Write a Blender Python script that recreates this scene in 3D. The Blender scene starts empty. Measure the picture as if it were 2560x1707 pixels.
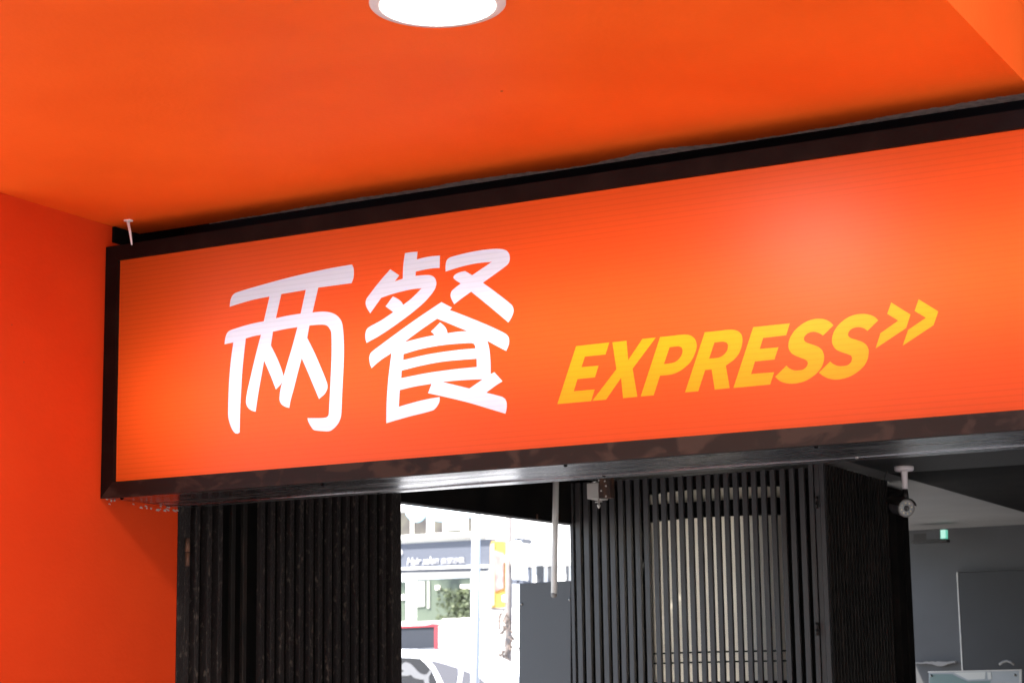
import bpy, bmesh, math, random
from mathutils import Vector, Matrix
random.seed(7)
sc = bpy.context.scene
C = sc.collection
R = math.radians

# ------------------------------------------------------------------ camera
CAM = Vector((4.2014, -4.9714, 1.5561))
YAW, PITCH, ROLL, FPX = 0.4932, 0.1755, -0.0145, 4905.85
fw = Vector((-math.sin(YAW) * math.cos(PITCH), math.cos(YAW) * math.cos(PITCH), math.sin(PITCH)))
r0 = Vector((math.cos(YAW), math.sin(YAW), 0))
u0 = r0.cross(fw)
rt = math.cos(ROLL) * r0 + math.sin(ROLL) * u0
up = -math.sin(ROLL) * r0 + math.cos(ROLL) * u0
cd = bpy.data.cameras.new('camera')
cam = bpy.data.objects.new('camera', cd)
C.objects.link(cam)
m = Matrix((rt, up, -fw)).transposed().to_4x4()
m.translation = CAM
cam.matrix_world = m
cd.sensor_width = 36.0
cd.lens = 36.0 * FPX / 2560.0
cd.clip_end = 1000
cd.clip_start = 0.05
cd.dof.use_dof = True
cd.dof.focus_distance = 6.3
cd.dof.aperture_fstop = 8.0
sc.camera = cam

# ------------------------------------------------------------------ world, sun, exposure
SUN_EL, SUN_AZ = 57.0, 218.0      # azimuth measured from +Y clockwise: the sun stands over the street side, behind the camera
w = bpy.data.worlds.new('World')
sc.world = w
w.use_nodes = True
nt = w.node_tree
bg = nt.nodes['Background']
sky = nt.nodes.new('ShaderNodeTexSky')
sky.sky_type = 'NISHITA'
sky.sun_disc = False
sky.sun_elevation = R(SUN_EL)
sky.sun_rotation = R(SUN_AZ)
nt.links.new(sky.outputs[0], bg.inputs[0])
bg.inputs[1].default_value = 0.12
sl = bpy.data.lights.new('sun', 'SUN')
sl.energy = 5.0
sl.angle = R(0.5)
sl.color = (1.0, 0.95, 0.88)
so = bpy.data.objects.new('sun', sl)
C.objects.link(so)
sd = Vector((math.sin(R(SUN_AZ)) * math.cos(R(SUN_EL)), math.cos(R(SUN_AZ)) * math.cos(R(SUN_EL)), math.sin(R(SUN_EL))))
so.rotation_euler = sd.to_track_quat('Z', 'Y').to_euler()
so.location = sd * 60
sc.view_settings.view_transform = 'Standard'
sc.view_settings.look = 'None'
sc.view_settings.gamma = 1
sc.view_settings.exposure = 2.25
LAMP_L = 64.0
TUBE_L = 6.0
try:
    sc.cycles.max_bounces = 10
    sc.cycles.diffuse_bounces = 5
    sc.cycles.transmission_bounces = 6
    sc.cycles.sample_clamp_indirect = 6
except Exception:
    pass


def px(u, v, ax, val):
    """a pixel of the photograph, put on the real plane it belongs to"""
    d = rt * ((u - 1280) / FPX) + up * (-(v - 853.5) / FPX) + fw
    t = (val - CAM[ax]) / d[ax]
    return CAM + d * t


# ------------------------------------------------------------------ materials
def nodes(name):
    mt = bpy.data.materials.new(name)
    mt.use_nodes = True
    t = mt.node_tree
    return mt, t, t.nodes['Principled BSDF']


def mat(name, col, rough=0.6, metal=0.0, noise=0.0, scale=8.0, col2=None, bump=0.0, bscale=60.0, stretch=None,
        spec=0.5, lo=0.35, hi=0.65, rvar=0.0, detail=6.0, dist=0.0, rnd=False):
    mt, t, b = nodes(name)
    b.inputs['Base Color'].default_value = (*col, 1)
    b.inputs['Roughness'].default_value = rough
    b.inputs['Metallic'].default_value = metal
    b.inputs['Specular IOR Level'].default_value = spec
    tc = t.nodes.new('ShaderNodeTexCoord')
    mp = t.nodes.new('ShaderNodeMapping')
    t.links.new(tc.outputs['Object'], mp.inputs[0])
    if rnd:
        oi = t.nodes.new('ShaderNodeObjectInfo')
        cx = t.nodes.new('ShaderNodeVectorMath'); cx.operation = 'SCALE'
        cx.inputs[0].default_value = (13.0, 29.0, 41.0)
        t.links.new(oi.outputs['Random'], cx.inputs['Scale'])
        t.links.new(cx.outputs[0], mp.inputs['Location'])
    if stretch:
        mp.inputs['Scale'].default_value = stretch
    if col2 is not None or noise or rvar:
        n = t.nodes.new('ShaderNodeTexNoise')
        n.inputs['Scale'].default_value = scale
        n.inputs['Detail'].default_value = detail
        n.inputs['Distortion'].default_value = dist
        t.links.new(mp.outputs[0], n.inputs['Vector'])
        mr = t.nodes.new('ShaderNodeMapRange')
        mr.inputs['From Min'].default_value = lo
        mr.inputs['From Max'].default_value = hi
        t.links.new(n.outputs['Fac'], mr.inputs[0])
        mx = t.nodes.new('ShaderNodeMix')
        mx.data_type = 'RGBA'
        c2 = col2 if col2 is not None else tuple(c * (1 - noise) for c in col)
        mx.inputs[6].default_value = (*col, 1)
        mx.inputs[7].default_value = (*c2, 1)
        t.links.new(mr.outputs[0], mx.inputs[0])
        t.links.new(mx.outputs[2], b.inputs['Base Color'])
        if rvar:
            m2 = t.nodes.new('ShaderNodeMapRange')
            m2.inputs['To Min'].default_value = rough
            m2.inputs['To Max'].default_value = min(1, rough + rvar)
            t.links.new(mr.outputs[0], m2.inputs[0])
            t.links.new(m2.outputs[0], b.inputs['Roughness'])
    if bump:
        n = t.nodes.new('ShaderNodeTexNoise')
        n.inputs['Scale'].default_value = bscale
        n.inputs['Detail'].default_value = 4
        t.links.new(mp.outputs[0], n.inputs['Vector'])
        bp = t.nodes.new('ShaderNodeBump')
        bp.inputs['Strength'].default_value = bump
        bp.inputs['Distance'].default_value = 0.01
        t.links.new(n.outputs['Fac'], bp.inputs['Height'])
        t.links.new(bp.outputs[0], b.inputs['Normal'])
    return mt


def emit(name, col, s):
    mt, t, b = nodes(name)
    b.inputs['Base Color'].default_value = (0.8, 0.8, 0.8, 1)
    b.inputs['Emission Color'].default_value = (*col, 1)
    b.inputs['Emission Strength'].default_value = s
    return mt


def film(name, col, trans):
    """printed translucent ribbed plastic, lit from behind by the tubes in the box"""
    mt = bpy.data.materials.new(name)
    mt.use_nodes = True
    t = mt.node_tree
    t.nodes.clear()
    out = t.nodes.new('ShaderNodeOutputMaterial')
    tc = t.nodes.new('ShaderNodeTexCoord')
    sp = t.nodes.new('ShaderNodeSeparateXYZ')
    t.links.new(tc.outputs['Object'], sp.inputs[0])
    ml = t.nodes.new('ShaderNodeMath'); ml.operation = 'MULTIPLY'; ml.inputs[1].default_value = 2 * math.pi / 0.0158
    t.links.new(sp.outputs['Z'], ml.inputs[0])
    sn = t.nodes.new('ShaderNodeMath'); sn.operation = 'SINE'
    t.links.new(ml.outputs[0], sn.inputs[0])
    mr = t.nodes.new('ShaderNodeMapRange')
    mr.interpolation_type = 'SMOOTHSTEP'
    mr.inputs['From Min'].default_value = 0.45
    mr.inputs['From Max'].default_value = 1.0
    mr.inputs['To Min'].default_value = 1.0
    mr.inputs['To Max'].default_value = 0.93
    t.links.new(sn.outputs[0], mr.inputs[0])
    mx = t.nodes.new('ShaderNodeMix'); mx.data_type = 'RGBA'; mx.blend_type = 'MULTIPLY'
    mx.inputs[0].default_value = 1.0
    mx.inputs[6].default_value = (*trans, 1)
    t.links.new(mr.outputs[0], mx.inputs[7])
    tr = t.nodes.new('ShaderNodeBsdfTranslucent')
    t.links.new(mx.outputs[2], tr.inputs[0])
    df = t.nodes.new('ShaderNodeBsdfDiffuse')
    df.inputs[0].default_value = (*col, 1)
    bp = t.nodes.new('ShaderNodeBump')
    bp.inputs['Strength'].default_value = 0.12
    bp.inputs['Distance'].default_value = 0.0010
    t.links.new(sn.outputs[0], bp.inputs['Height'])
    gl = t.nodes.new('ShaderNodeBsdfAnisotropic')
    gl.inputs['Color'].default_value = (1, 1, 1, 1)
    gl.inputs['Roughness'].default_value = 0.36
    t.links.new(mr.outputs[0], gl.inputs['Color'])  # groove shading of the ribs put into the gloss colour
    t.links.new(bp.outputs[0], df.inputs['Normal'])
    m1 = t.nodes.new('ShaderNodeMixShader'); m1.inputs[0].default_value = 0.88
    t.links.new(df.outputs[0], m1.inputs[1]); t.links.new(tr.outputs[0], m1.inputs[2])
    fr = t.nodes.new('ShaderNodeFresnel'); fr.inputs[0].default_value = 1.25
    m2 = t.nodes.new('ShaderNodeMixShader')
    t.links.new(fr.outputs[0], m2.inputs[0])
    t.links.new(m1.outputs[0], m2.inputs[1]); t.links.new(gl.outputs[0], m2.inputs[2])
    t.links.new(m2.outputs[0], out.inputs[0])
    return mt


ORANGE = (0.84, 0.112, 0.012)
M = {}
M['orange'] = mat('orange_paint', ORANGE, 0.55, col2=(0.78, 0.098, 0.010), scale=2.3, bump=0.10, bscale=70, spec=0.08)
M['orange_shaded'] = mat('orange_paint_shaded', (0.57, 0.044, 0.007), 0.55, col2=(0.53, 0.038, 0.006), scale=2.3, bump=0.10, bscale=70, spec=0.1)  # the ceiling's paint, darkened and reddened for the pillar's deeper shade
M['film'] = film('orange_film', (0.80, 0.06, 0.010), (0.98, 0.098, 0.012))
M['white_film'] = film('white_film', (0.80, 0.78, 0.84), (0.80, 0.76, 0.88))
M['yellow_film'] = film('yellow_film', (0.85, 0.35, 0.01), (0.98, 0.36, 0.006))
M['frame'] = mat('brown_black_aluminium', (0.0145, 0.0070, 0.0056), 0.55, 0.0, col2=(0.034, 0.018, 0.014), scale=9, lo=0.50, hi=0.60, spec=0.10, dist=1.0,
                 rvar=0.2, stretch=(1.0, 1, 1.6))
M['frame_plain'] = mat('brown_black_aluminium_plain', (0.0085, 0.0034, 0.0030), 0.6, 0.0, col2=(0.013, 0.006, 0.005), scale=9, lo=0.45, hi=0.7, spec=0.05, bump=0.1, bscale=50)
M['soffit'] = mat('black_sheet_metal', (0.27, 0.27, 0.29), 0.20, 0.95, col2=(0.20, 0.195, 0.20), scale=5, lo=0.4, hi=0.7, spec=0.7,
                  rvar=0.14, stretch=(0.35, 3.0, 1), bump=0.03, bscale=25)
M['dark_gap'] = mat('dark_gap', (0.004, 0.003, 0.003), 0.9, spec=0.05)
M['box_liner'] = mat('box_inside_grey', (0.16, 0.16, 0.16), 0.8)
M['bounce_floor'] = mat('pale_bounce_floor', (0.75, 0.72, 0.66), 0.6, noise=0.1, scale=20)
M['screw'] = mat('screw_steel', (0.25, 0.24, 0.23), 0.3, 0.9)
M['slat'] = mat('dusty_black_steel', rnd=True, col=(0.0165, 0.0125, 0.0120), rough=0.55, col2=(0.11, 0.085, 0.070), scale=60, lo=0.585, hi=0.74, spec=0.25,
                bump=0.5, bscale=110, stretch=(1, 1, 0.6), detail=9)
M['slat_grey'] = mat('dark_grey_steel', (0.033, 0.032, 0.034), 0.48, 0.0, rnd=True, col2=(0.024, 0.019, 0.017), scale=9, lo=0.5, hi=0.75, spec=0.5,
                     bump=0.15, bscale=80, stretch=(1, 1, 0.25))
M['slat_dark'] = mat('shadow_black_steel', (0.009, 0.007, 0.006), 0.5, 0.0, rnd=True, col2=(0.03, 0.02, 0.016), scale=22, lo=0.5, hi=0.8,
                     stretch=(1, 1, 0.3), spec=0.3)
M['rust'] = mat('rusty_steel', (0.035, 0.018, 0.012), 0.7, 0.0, col2=(0.11, 0.045, 0.022), scale=30, lo=0.45, hi=0.65, stretch=(1, 1, 0.3))
M['black'] = mat('matt_black_paint', (0.006, 0.0055, 0.0055), 0.7, col2=(0.012, 0.010, 0.009), scale=5, spec=0.05)
M['chargrey'] = mat('charcoal_paint', (0.050, 0.050, 0.052), 0.6, col2=(0.036, 0.035, 0.036), scale=3, lo=0.3, hi=0.7)
M['chardark'] = mat('dark_charcoal_paint', (0.015, 0.0145, 0.0155), 0.6, col2=(0.012, 0.0115, 0.012), scale=3)
M['greypanel'] = mat('grey_board', (0.045, 0.046, 0.05), 0.5, col2=(0.04, 0.04, 0.043), scale=2)
M['ceil_light'] = mat('light_grey_ceiling', (0.205, 0.196, 0.188), 0.7, noise=0.12, scale=3)
M['plaster'] = mat('raw_grey_plaster', (0.60, 0.46, 0.42), 0.9, noise=0.4, scale=40, bump=0.4, bscale=120)
M['white'] = mat('white_plastic', (0.78, 0.75, 0.77), 0.4)
M['zinc'] = mat('galvanised_zinc', (0.50, 0.48, 0.45), 0.45, 0.3, noise=0.15, scale=12)
M['pipe'] = mat('grey_pvc', (0.66, 0.65, 0.63), 0.4, noise=0.1, scale=9)
M['cream'], _t, _b = nodes('cream_translucent_sheet')
_n = _t.nodes.new('ShaderNodeTexNoise'); _n.inputs['Scale'].default_value = 5
_tc = _t.nodes.new('ShaderNodeTexCoord'); _t.links.new(_tc.outputs['Object'], _n.inputs['Vector'])
_cr = _t.nodes.new('ShaderNodeMix'); _cr.data_type = 'RGBA'
_cr.inputs[6].default_value = (0.86, 0.79, 0.66, 1); _cr.inputs[7].default_value = (0.66, 0.57, 0.46, 1)
_t.links.new(_n.outputs['Fac'], _cr.inputs[0])
_tl = _t.nodes.new('ShaderNodeBsdfTranslucent'); _t.links.new(_cr.outputs[2], _tl.inputs[0]); _t.links.new(_cr.outputs[2], _b.inputs['Base Color'])
_mx = _t.nodes.new('ShaderNodeMixShader'); _mx.inputs[0].default_value = 0.82
_t.links.new(_b.outputs[0], _mx.inputs[1]); _t.links.new(_tl.outputs[0], _mx.inputs[2])
_t.links.new(_mx.outputs[0], _t.nodes['Material Output'].inputs[0])
M['lamp'] = emit('lamp_diffuser', (1.0, 0.93, 0.80), LAMP_L)
M['tube'] = emit('lamp_tube', (1.0, 0.98, 0.98), TUBE_L)
M['ring'] = mat('lamp_ring_white', (0.62, 0.60, 0.60), 0.4)
M['tile'] = mat('floor_tile', (0.25, 0.237, 0.225), 0.35, noise=0.15, scale=2)
M['asphalt'] = mat('asphalt', (0.10, 0.10, 0.10), 0.9, noise=0.3, scale=3)
M['paving'] = mat('paving', (0.42, 0.41, 0.40), 0.8, noise=0.2, scale=2)
M['led'] = mat('led_glass', (0.75, 0.68, 0.52), 0.2)
M['glass_dark'] = mat('dark_lens', (0.02, 0.018, 0.02), 0.1)
M['cambody'] = mat('camera_body', (0.12, 0.13, 0.145), 0.35)
M['camblack'] = mat('camera_hood', (0.012, 0.009, 0.008), 0.4)
M['facade'] = mat('white_facade', (0.80, 0.79, 0.77), 0.8, noise=0.08, scale=1.5)
M['facade2'] = mat('cream_facade', (0.72, 0.69, 0.65), 0.8, noise=0.15, scale=0.8)
M['navy'] = mat('slate_blue_board', (0.060, 0.067, 0.088), 0.6)
M['signwhite'] = mat('white_lettering', (0.42, 0.42, 0.45), 0.5)
M['win'] = mat('window_interior', (0.04, 0.033, 0.031), 0.3, col2=(0.08, 0.072, 0.055), scale=2.5)
M['wing'] = mat('shop_glass', (0.024, 0.032, 0.030), 0.3, col2=(0.085, 0.105, 0.080), spec=0.2, scale=1.3, lo=0.4, hi=0.6)
M['leaf'] = mat('plant_leaf', (0.025, 0.036, 0.02), 0.7, col2=(0.055, 0.072, 0.024), scale=6)
M['amber'] = emit('warm_lamp', (1.0, 0.50, 0.20), 0.22)
M['blind'] = mat('pale_blind', (0.24, 0.25, 0.22), 0.8)
M['red'] = mat('red_trim', (0.36, 0.022, 0.032), 0.5)
M['billboard'] = mat('dark_board', (0.009, 0.012, 0.020), 0.6)
M['yellow'] = mat('yellow_sign', (0.42, 0.22, 0.03), 0.5)
M['yellow_pale'] = mat('yellow_pale', (0.45, 0.35, 0.19), 0.5)
M['pink'] = mat('faded_red', (0.34, 0.10, 0.09), 0.5, col2=(0.40, 0.22, 0.20), scale=5)
M['pole_white'] = mat('white_pole', (0.42, 0.43, 0.45), 0.35)
M['concrete'] = mat('concrete_pole', (0.20, 0.175, 0.165), 0.9, noise=0.3, scale=5)
M['carwhite'] = mat('white_car_paint', (0.82, 0.82, 0.83), 0.25)
M['carglass'] = mat('car_glass', (0.008, 0.010, 0.017), 0.15)
M['carglass2'] = mat('tinted_glass', (0.07, 0.07, 0.085), 0.2)
M['silver'] = mat('silver_decal', (0.12, 0.12, 0.125), 0.4)
M['tyre'] = mat('tyre_rubber', (0.02, 0.02, 0.02), 0.9)
M['bark'] = mat('bark', (0.16, 0.12, 0.10), 0.9, noise=0.5, scale=10)
M['awning'] = mat('awning_cloth', (0.72, 0.80, 0.85), 0.7)
M['awnblue'] = mat('awning_trim_blue', (0.20, 0.42, 0.55), 0.7)
M['exitgreen'] = emit('exit_green', (0.10, 0.85, 0.60), 0.12)
M['clear'] = mat('acrylic_grey', (0.30, 0.32, 0.33), 0.1)
M['board_pale'] = mat('menu_white', (0.48, 0.48, 0.45), 0.3)
M['teal'] = mat('teal_print', (0.13, 0.19, 0.18), 0.4)
M['wood'] = mat('shop_wall', (0.62, 0.60, 0.58), 0.8)
M['cable'] = mat('black_cable', (0.01, 0.01, 0.01), 0.6)


# ------------------------------------------------------------------ mesh helpers
def link(name, bm, mt, parent=None, smooth=False, bevel=0.0, recalc=True):
    if recalc:
        bmesh.ops.recalc_face_normals(bm, faces=bm.faces)
    me = bpy.data.meshes.new(name)
    bm.to_mesh(me); bm.free()
    for q in (mt if isinstance(mt, list) else [mt]):
        me.materials.append(q)
    if smooth:
        for p in me.polygons:
            p.use_smooth = True
    o = bpy.data.objects.new(name, me)
    C.objects.link(o)
    if parent:
        o.parent = parent
        o.matrix_parent_inverse = parent.matrix_world.inverted() if False else Matrix.Translation(-Vector(parent.location))
    if bevel:
        bv = o.modifiers.new('bevel', 'BEVEL'); bv.width = bevel; bv.segments = 2; bv.limit_method = 'ANGLE'
    return o


def thing(name, label, cat, loc=(0, 0, 0), group=None):
    o = bpy.data.objects.new(name, None)
    C.objects.link(o)
    o.location = loc
    o.empty_display_size = 0.1
    o['label'] = label; o['category'] = cat
    if group: o['group'] = group
    return o


def tag(o, label, cat, group=None):
    o['label'] = label; o['category'] = cat
    if group: o['group'] = group
    return o


def struct(o):
    o['kind'] = 'structure'
    return o


def box(bm, x0, x1, y0, y1, z0, z1):
    vs = [bm.verts.new((x, y, z)) for x in (x0, x1) for y in (y0, y1) for z in (z0, z1)]
    for f in ((0, 1, 3, 2), (4, 6, 7, 5), (0, 4, 5, 1), (2, 3, 7, 6), (0, 2, 6, 4), (1, 5, 7, 3)):
        bm.faces.new([vs[i] for i in f])
    return bm


def nb(*a):
    bm = bmesh.new()
    if a: box(bm, *a)
    return bm


def prism(bm, pts, d):
    """polygon pts (3d) extruded along vector d"""
    d = Vector(d)
    a = [bm.verts.new(p) for p in pts]
    b = [bm.verts.new(Vector(p) + d) for p in pts]
    n = len(pts)
    bm.faces.new(a); bm.faces.new(b[::-1])
    for i in range(n):
        bm.faces.new((a[i], b[i], b[(i + 1) % n], a[(i + 1) % n]))
    return bm


def pxquad(pts, ax, val):
    return [px(u, v, ax, val) for u, v in pts]


def tube(bm, path, r, n=12, cap=True):
    path = [Vector(p) for p in path]
    rs = r if isinstance(r, (list, tuple)) else [r] * len(path)
    rings = []
    for i, p in enumerate(path):
        a = path[max(0, i - 1)]; b = path[min(len(path) - 1, i + 1)]
        d = (b - a).normalized()
        s = d.orthogonal().normalized() if abs(d.z) > 0.99 else d.cross(Vector((0, 0, 1))).normalized()
        q = d.cross(s)
        rings.append([bm.verts.new(p + (s * math.cos(2 * math.pi * k / n) + q * math.sin(2 * math.pi * k / n)) * rs[i]) for k in range(n)])
    for a, b in zip(rings, rings[1:]):
        for k in range(n):
            bm.faces.new((a[k], a[(k + 1) % n], b[(k + 1) % n], b[k]))
    if cap:
        bm.faces.new(rings[0][::-1]); bm.faces.new(rings[-1])
    return bm


def lathe(bm, prof, origin, axis=Vector((0, 0, 1)), n=48):
    """prof: (radius, height) along axis from origin"""
    axis = Vector(axis).normalized()
    s = axis.orthogonal().normalized(); q = axis.cross(s)
    rings = []
    for r, h in prof:
        c = Vector(origin) + axis * h
        if r < 1e-6: rings.append([bm.verts.new(c)])
        else: rings.append([bm.verts.new(c + (s * math.cos(2 * math.pi * k / n) + q * math.sin(2 * math.pi * k / n)) * r) for k in range(n)])
    for a, b in zip(rings, rings[1:]):
        for k in range(n):
            k2 = (k + 1) % n
            if len(a) == 1: bm.faces.new((a[0], b[k2], b[k]))
            elif len(b) == 1: bm.faces.new((a[k], a[k2], b[0]))
            else: bm.faces.new((a[k], a[k2], b[k2], b[k]))
    return bm


def smooth_outline(pts, thr=33):
    """Catmull-Rom through the traced points, keeping real corners sharp"""
    n = len(pts)
    V = [Vector((p[0], p[1])) for p in pts]
    corner = []
    for i in range(n):
        a = V[i] - V[i - 1]; b = V[(i + 1) % n] - V[i]
        corner.append(math.degrees(a.angle(b, 0)) > thr)
    out = []
    for i in range(n):
        p1, p2 = V[i], V[(i + 1) % n]
        p0 = V[i - 1] if not corner[i] else p1 + (p1 - p2)
        p3 = V[(i + 2) % n] if not corner[(i + 1) % n] else p2 + (p2 - p1)
        st = 1 if (corner[i] and corner[(i + 1) % n]) else 6
        # centripetal-ish tangents limited to the segment length
        L = (p2 - p1).length
        t1 = (p2 - p0); t2 = (p3 - p1)
        t1 = t1.normalized() * L if t1.length > 1e-6 else Vector((0, 0))
        t2 = t2.normalized() * L if t2.length > 1e-6 else Vector((0, 0))
        for k in range(st):
            t = k / st
            h00 = 2 * t**3 - 3 * t**2 + 1; h10 = t**3 - 2 * t**2 + t
            h01 = -2 * t**3 + 3 * t**2; h11 = t**3 - t**2
            q = p1 * h00 + t1 * h10 + p2 * h01 + t2 * h11
            out.append((q.x, q.y))
    return out


def filled(name, contours, plane_y, mt, parent=None):
    """flat sheet in a plane y = const, filled even-odd from x,z contours"""
    cu = bpy.data.curves.new(name, 'CURVE')
    cu.dimensions = '2D'
    cu.fill_mode = 'BOTH'
    for c in contours:
        s = cu.splines.new('POLY')
        s.points.add(len(c) - 1)
        for i, (x, z) in enumerate(c):
            s.points[i].co = (x, z, 0, 1)
        s.use_cyclic_u = True
    tmp = bpy.data.objects.new('tmp', cu)
    C.objects.link(tmp)
    bpy.context.view_layer.update()
    dg = bpy.context.evaluated_depsgraph_get()
    me = bpy.data.meshes.new_from_object(tmp.evaluated_get(dg))
    bpy.data.objects.remove(tmp)
    bm = bmesh.new(); bm.from_mesh(me)
    for v in bm.verts:
        x, z = v.co.x, v.co.y
        v.co = (x, plane_y, z)
    bmesh.ops.remove_doubles(bm, verts=bm.verts, dist=1e-6)
    for f in bm.faces:
        f.normal_update()
        if f.normal.y > 0: f.normal_flip()
    bpy.data.meshes.remove(me)
    return link(name, bm, mt, parent, recalc=False)


# ------------------------------------------------------------------ setting: ground, floor, ceiling, pillar
bm = nb(-150, 150, -150, 250, -0.35, -0.16)
struct(link('ground', bm, M['paving']))
bm = nb(-9.0, -1.4, -60, 14, -0.155, -0.12)
struct(link('road', bm, M['asphalt']))
bm = nb(-1.2, 6.5, -14, 9.0, -0.14, 0.0)
struct(link('floor', bm, M['tile']))

CZ = 3.1
XS = 3.053
bm = nb(-0.35, XS, -14, 0.165, CZ, 3.32)            # low ceiling over the walkway
box(bm, XS - 0.2, XS, -14, 0.165, 3.321, 3.78)       # the step up
box(bm, XS + 0.001, 6.5, 0.35, 0.8, 3.78, 4.0)
box(bm, -0.35, XS - 0.2, -14, 8.6, 3.9, 4.1)
struct(link('ceiling', bm, M['orange']))

# torn plaster along the ceiling's end
bm = bmesh.new()
n = 420
prev = None
for i in range(n + 1):
    x = 0.30 + (3.9 - 0.30) * i / n
    a = 0.5 + 0.5 * math.sin(x * 7.1 + 1.3 * math.sin(x * 3.3))
    wdt = 0.008 + 0.046 * a * (0.4 + 0.6 * abs(math.sin(x * 2.3 + 0.6))) + random.uniform(0, 0.010)
    if x < 0.45: wdt *= (x - 0.3) / 0.15
    p = (bm.verts.new((x, 0.166 - wdt, CZ - 0.0015)), bm.verts.new((x, 0.168, CZ - 0.0015)), bm.verts.new((x, 0.168, CZ + 0.03)))
    if prev:
        bm.faces.new((prev[0], p[0], p[1], prev[1])); bm.faces.new((prev[1], p[1], p[2], prev[2]))
    prev = p
tag(link('plaster_edging', bm, M['plaster']), 'torn grey plaster strip along the edge of the orange ceiling above the sign', 'plaster edge')

# orange pillar at the left
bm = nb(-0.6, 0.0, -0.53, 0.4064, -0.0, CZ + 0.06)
pil = link('pillar', bm, M['orange_shaded'])
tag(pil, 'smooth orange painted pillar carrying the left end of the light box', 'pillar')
# chips of paint at the box corner
for i in range(22):
    y = [0.03, 0.05, 0.07, 0.17, 0.20, 0.22, 0.26, 0.28, 0.30, 0.32, 0.34, 0.36, 0.37, 0.38, 0.39, 0.24, 0.045, 0.33, 0.29, 0.35, 0.31, 0.385][i] + random.uniform(-.008, .008)
    z = 2.186 - random.uniform(0.0, 0.020)
    q = random.uniform(0.002, 0.0055)
    fl = prism(bmesh.new(), [(0.001, y, z), (0.001, y + q * random.uniform(1.5, 4), z - q * 0.3), (0.001, y + q * 2, z + q), (0.001, y + q * .5, z + q * 1.2)], (0.003, 0, 0))
    link('paint_flake', fl, M['zinc'], pil)

for (u, v) in ((1254, 229), (172, 497), (60, 905), (30, 812)):
    p = px(u, v, 2, CZ - 0.0012) if v < 300 else px(u, v, 0, 0.0012)
    q = 0.004
    if v < 300:
        o = link('speck', prism(bmesh.new(), [(p.x - q, p.y, p.z), (p.x, p.y - q * .5, p.z), (p.x + q, p.y + q * .3, p.z), (p.x, p.y + q * .5, p.z)], (0, 0, 0.001)), M['rust'])
        tag(o, 'tiny dark speck on the orange ceiling to the right of the round lamp', 'speck')
    else:
        link('speck', prism(bmesh.new(), [(p.x, p.y - q * .5, p.z), (p.x, p.y, p.z - q * .5), (p.x, p.y + q * .5, p.z), (p.x, p.y, p.z + q * .5)], (-0.001, 0, 0)), M['rust'], pil)
# dark cavity above and behind the sign
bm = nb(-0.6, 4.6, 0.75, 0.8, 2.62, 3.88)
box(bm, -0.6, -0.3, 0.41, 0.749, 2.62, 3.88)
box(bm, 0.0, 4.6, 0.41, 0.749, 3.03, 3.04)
box(bm, 0.0015, 0.012, 0.03, 0.405, 3.045, 3.098)  # black board standing in for shade on the pillar top
box(bm, 0.0015, 0.012, 0.17, 0.405, 3.0985, 3.3)  # upper piece of the same shade stand-in
tag(link('bulkhead', bm, M['dark_gap']), 'black bulkhead in the dark gap above the light box, with boards standing in for shade on the pillar top', 'bulkhead')

# ------------------------------------------------------------------ the light box
ZT, ZB, ZPT, ZPB, D = 3.0235, 2.1871, 2.9738, 2.2384, 0.4064
XR = 4.35
sign = thing('light_box_sign', 'long orange backlit light box with white characters and yellow EXPRESS lettering in a black frame', 'sign', (0.0, 0.2, ZB))
il = px(292.5, 650, 1, 0)[0]; ib = px(281.5, 1204, 1, 0)[0]
bm = bmesh.new()
th = 0.016
# mitred front strips
prism(bm, [(0.001, 0, ZT), (XR, 0, ZT), (XR - 0.05, 0, ZPT), (il, 0, ZPT + 0.001)], (0, th, 0))
prism(bm, [(0.001, 0.0008, ZB), (0.001, 0.0008, ZT), (il, 0.0008, ZPT), (ib, 0.0008, ZPB)], (0, th, 0))
prism(bm, [(XR, 0.0008, ZB), (XR - 0.05, 0.0008, ZPB), (XR - 0.05, 0.0008, ZPT), (XR, 0.0008, ZT)], (0, th, 0))
fr = link('frame', bm, M['frame_plain'], sign)
link('bottom_frame', prism(bmesh.new(), [(0.001, 0, ZB), (ib, 0, ZPB), (XR - 0.05, 0, ZPB), (XR, 0, ZB)], (0, th, 0)), M['frame'], sign)
# scuffed top sheet and back
bm = nb(0.001, XR, th + 0.004, D - 0.008, ZT - 0.006, ZT - 0.001)
link('top_sheet', bm, M['frame'], sign)
bm = nb(0.001, XR, D - 0.007, D - 0.001, ZB + 0.006, ZT - 0.007)
link('back_sheet', bm, M['frame'], sign)
# grey inner liners, darkened to steepen the panel's glow falloff
bm = nb(0.004, XR - 0.01, D - 0.014, D - 0.009, ZB + 0.012, ZT - 0.012)
box(bm, 0.004, XR - 0.01, th + 0.02, D - 0.016, ZT - 0.014, ZT - 0.009)
box(bm, 0.004, XR - 0.01, th + 0.02, D - 0.016, ZB + 0.009, ZB + 0.014)
box(bm, 0.003, 0.006, th + 0.02, D - 0.016, ZB + 0.016, ZT - 0.016)
link('liner', bm, M['box_liner'], sign)
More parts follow.
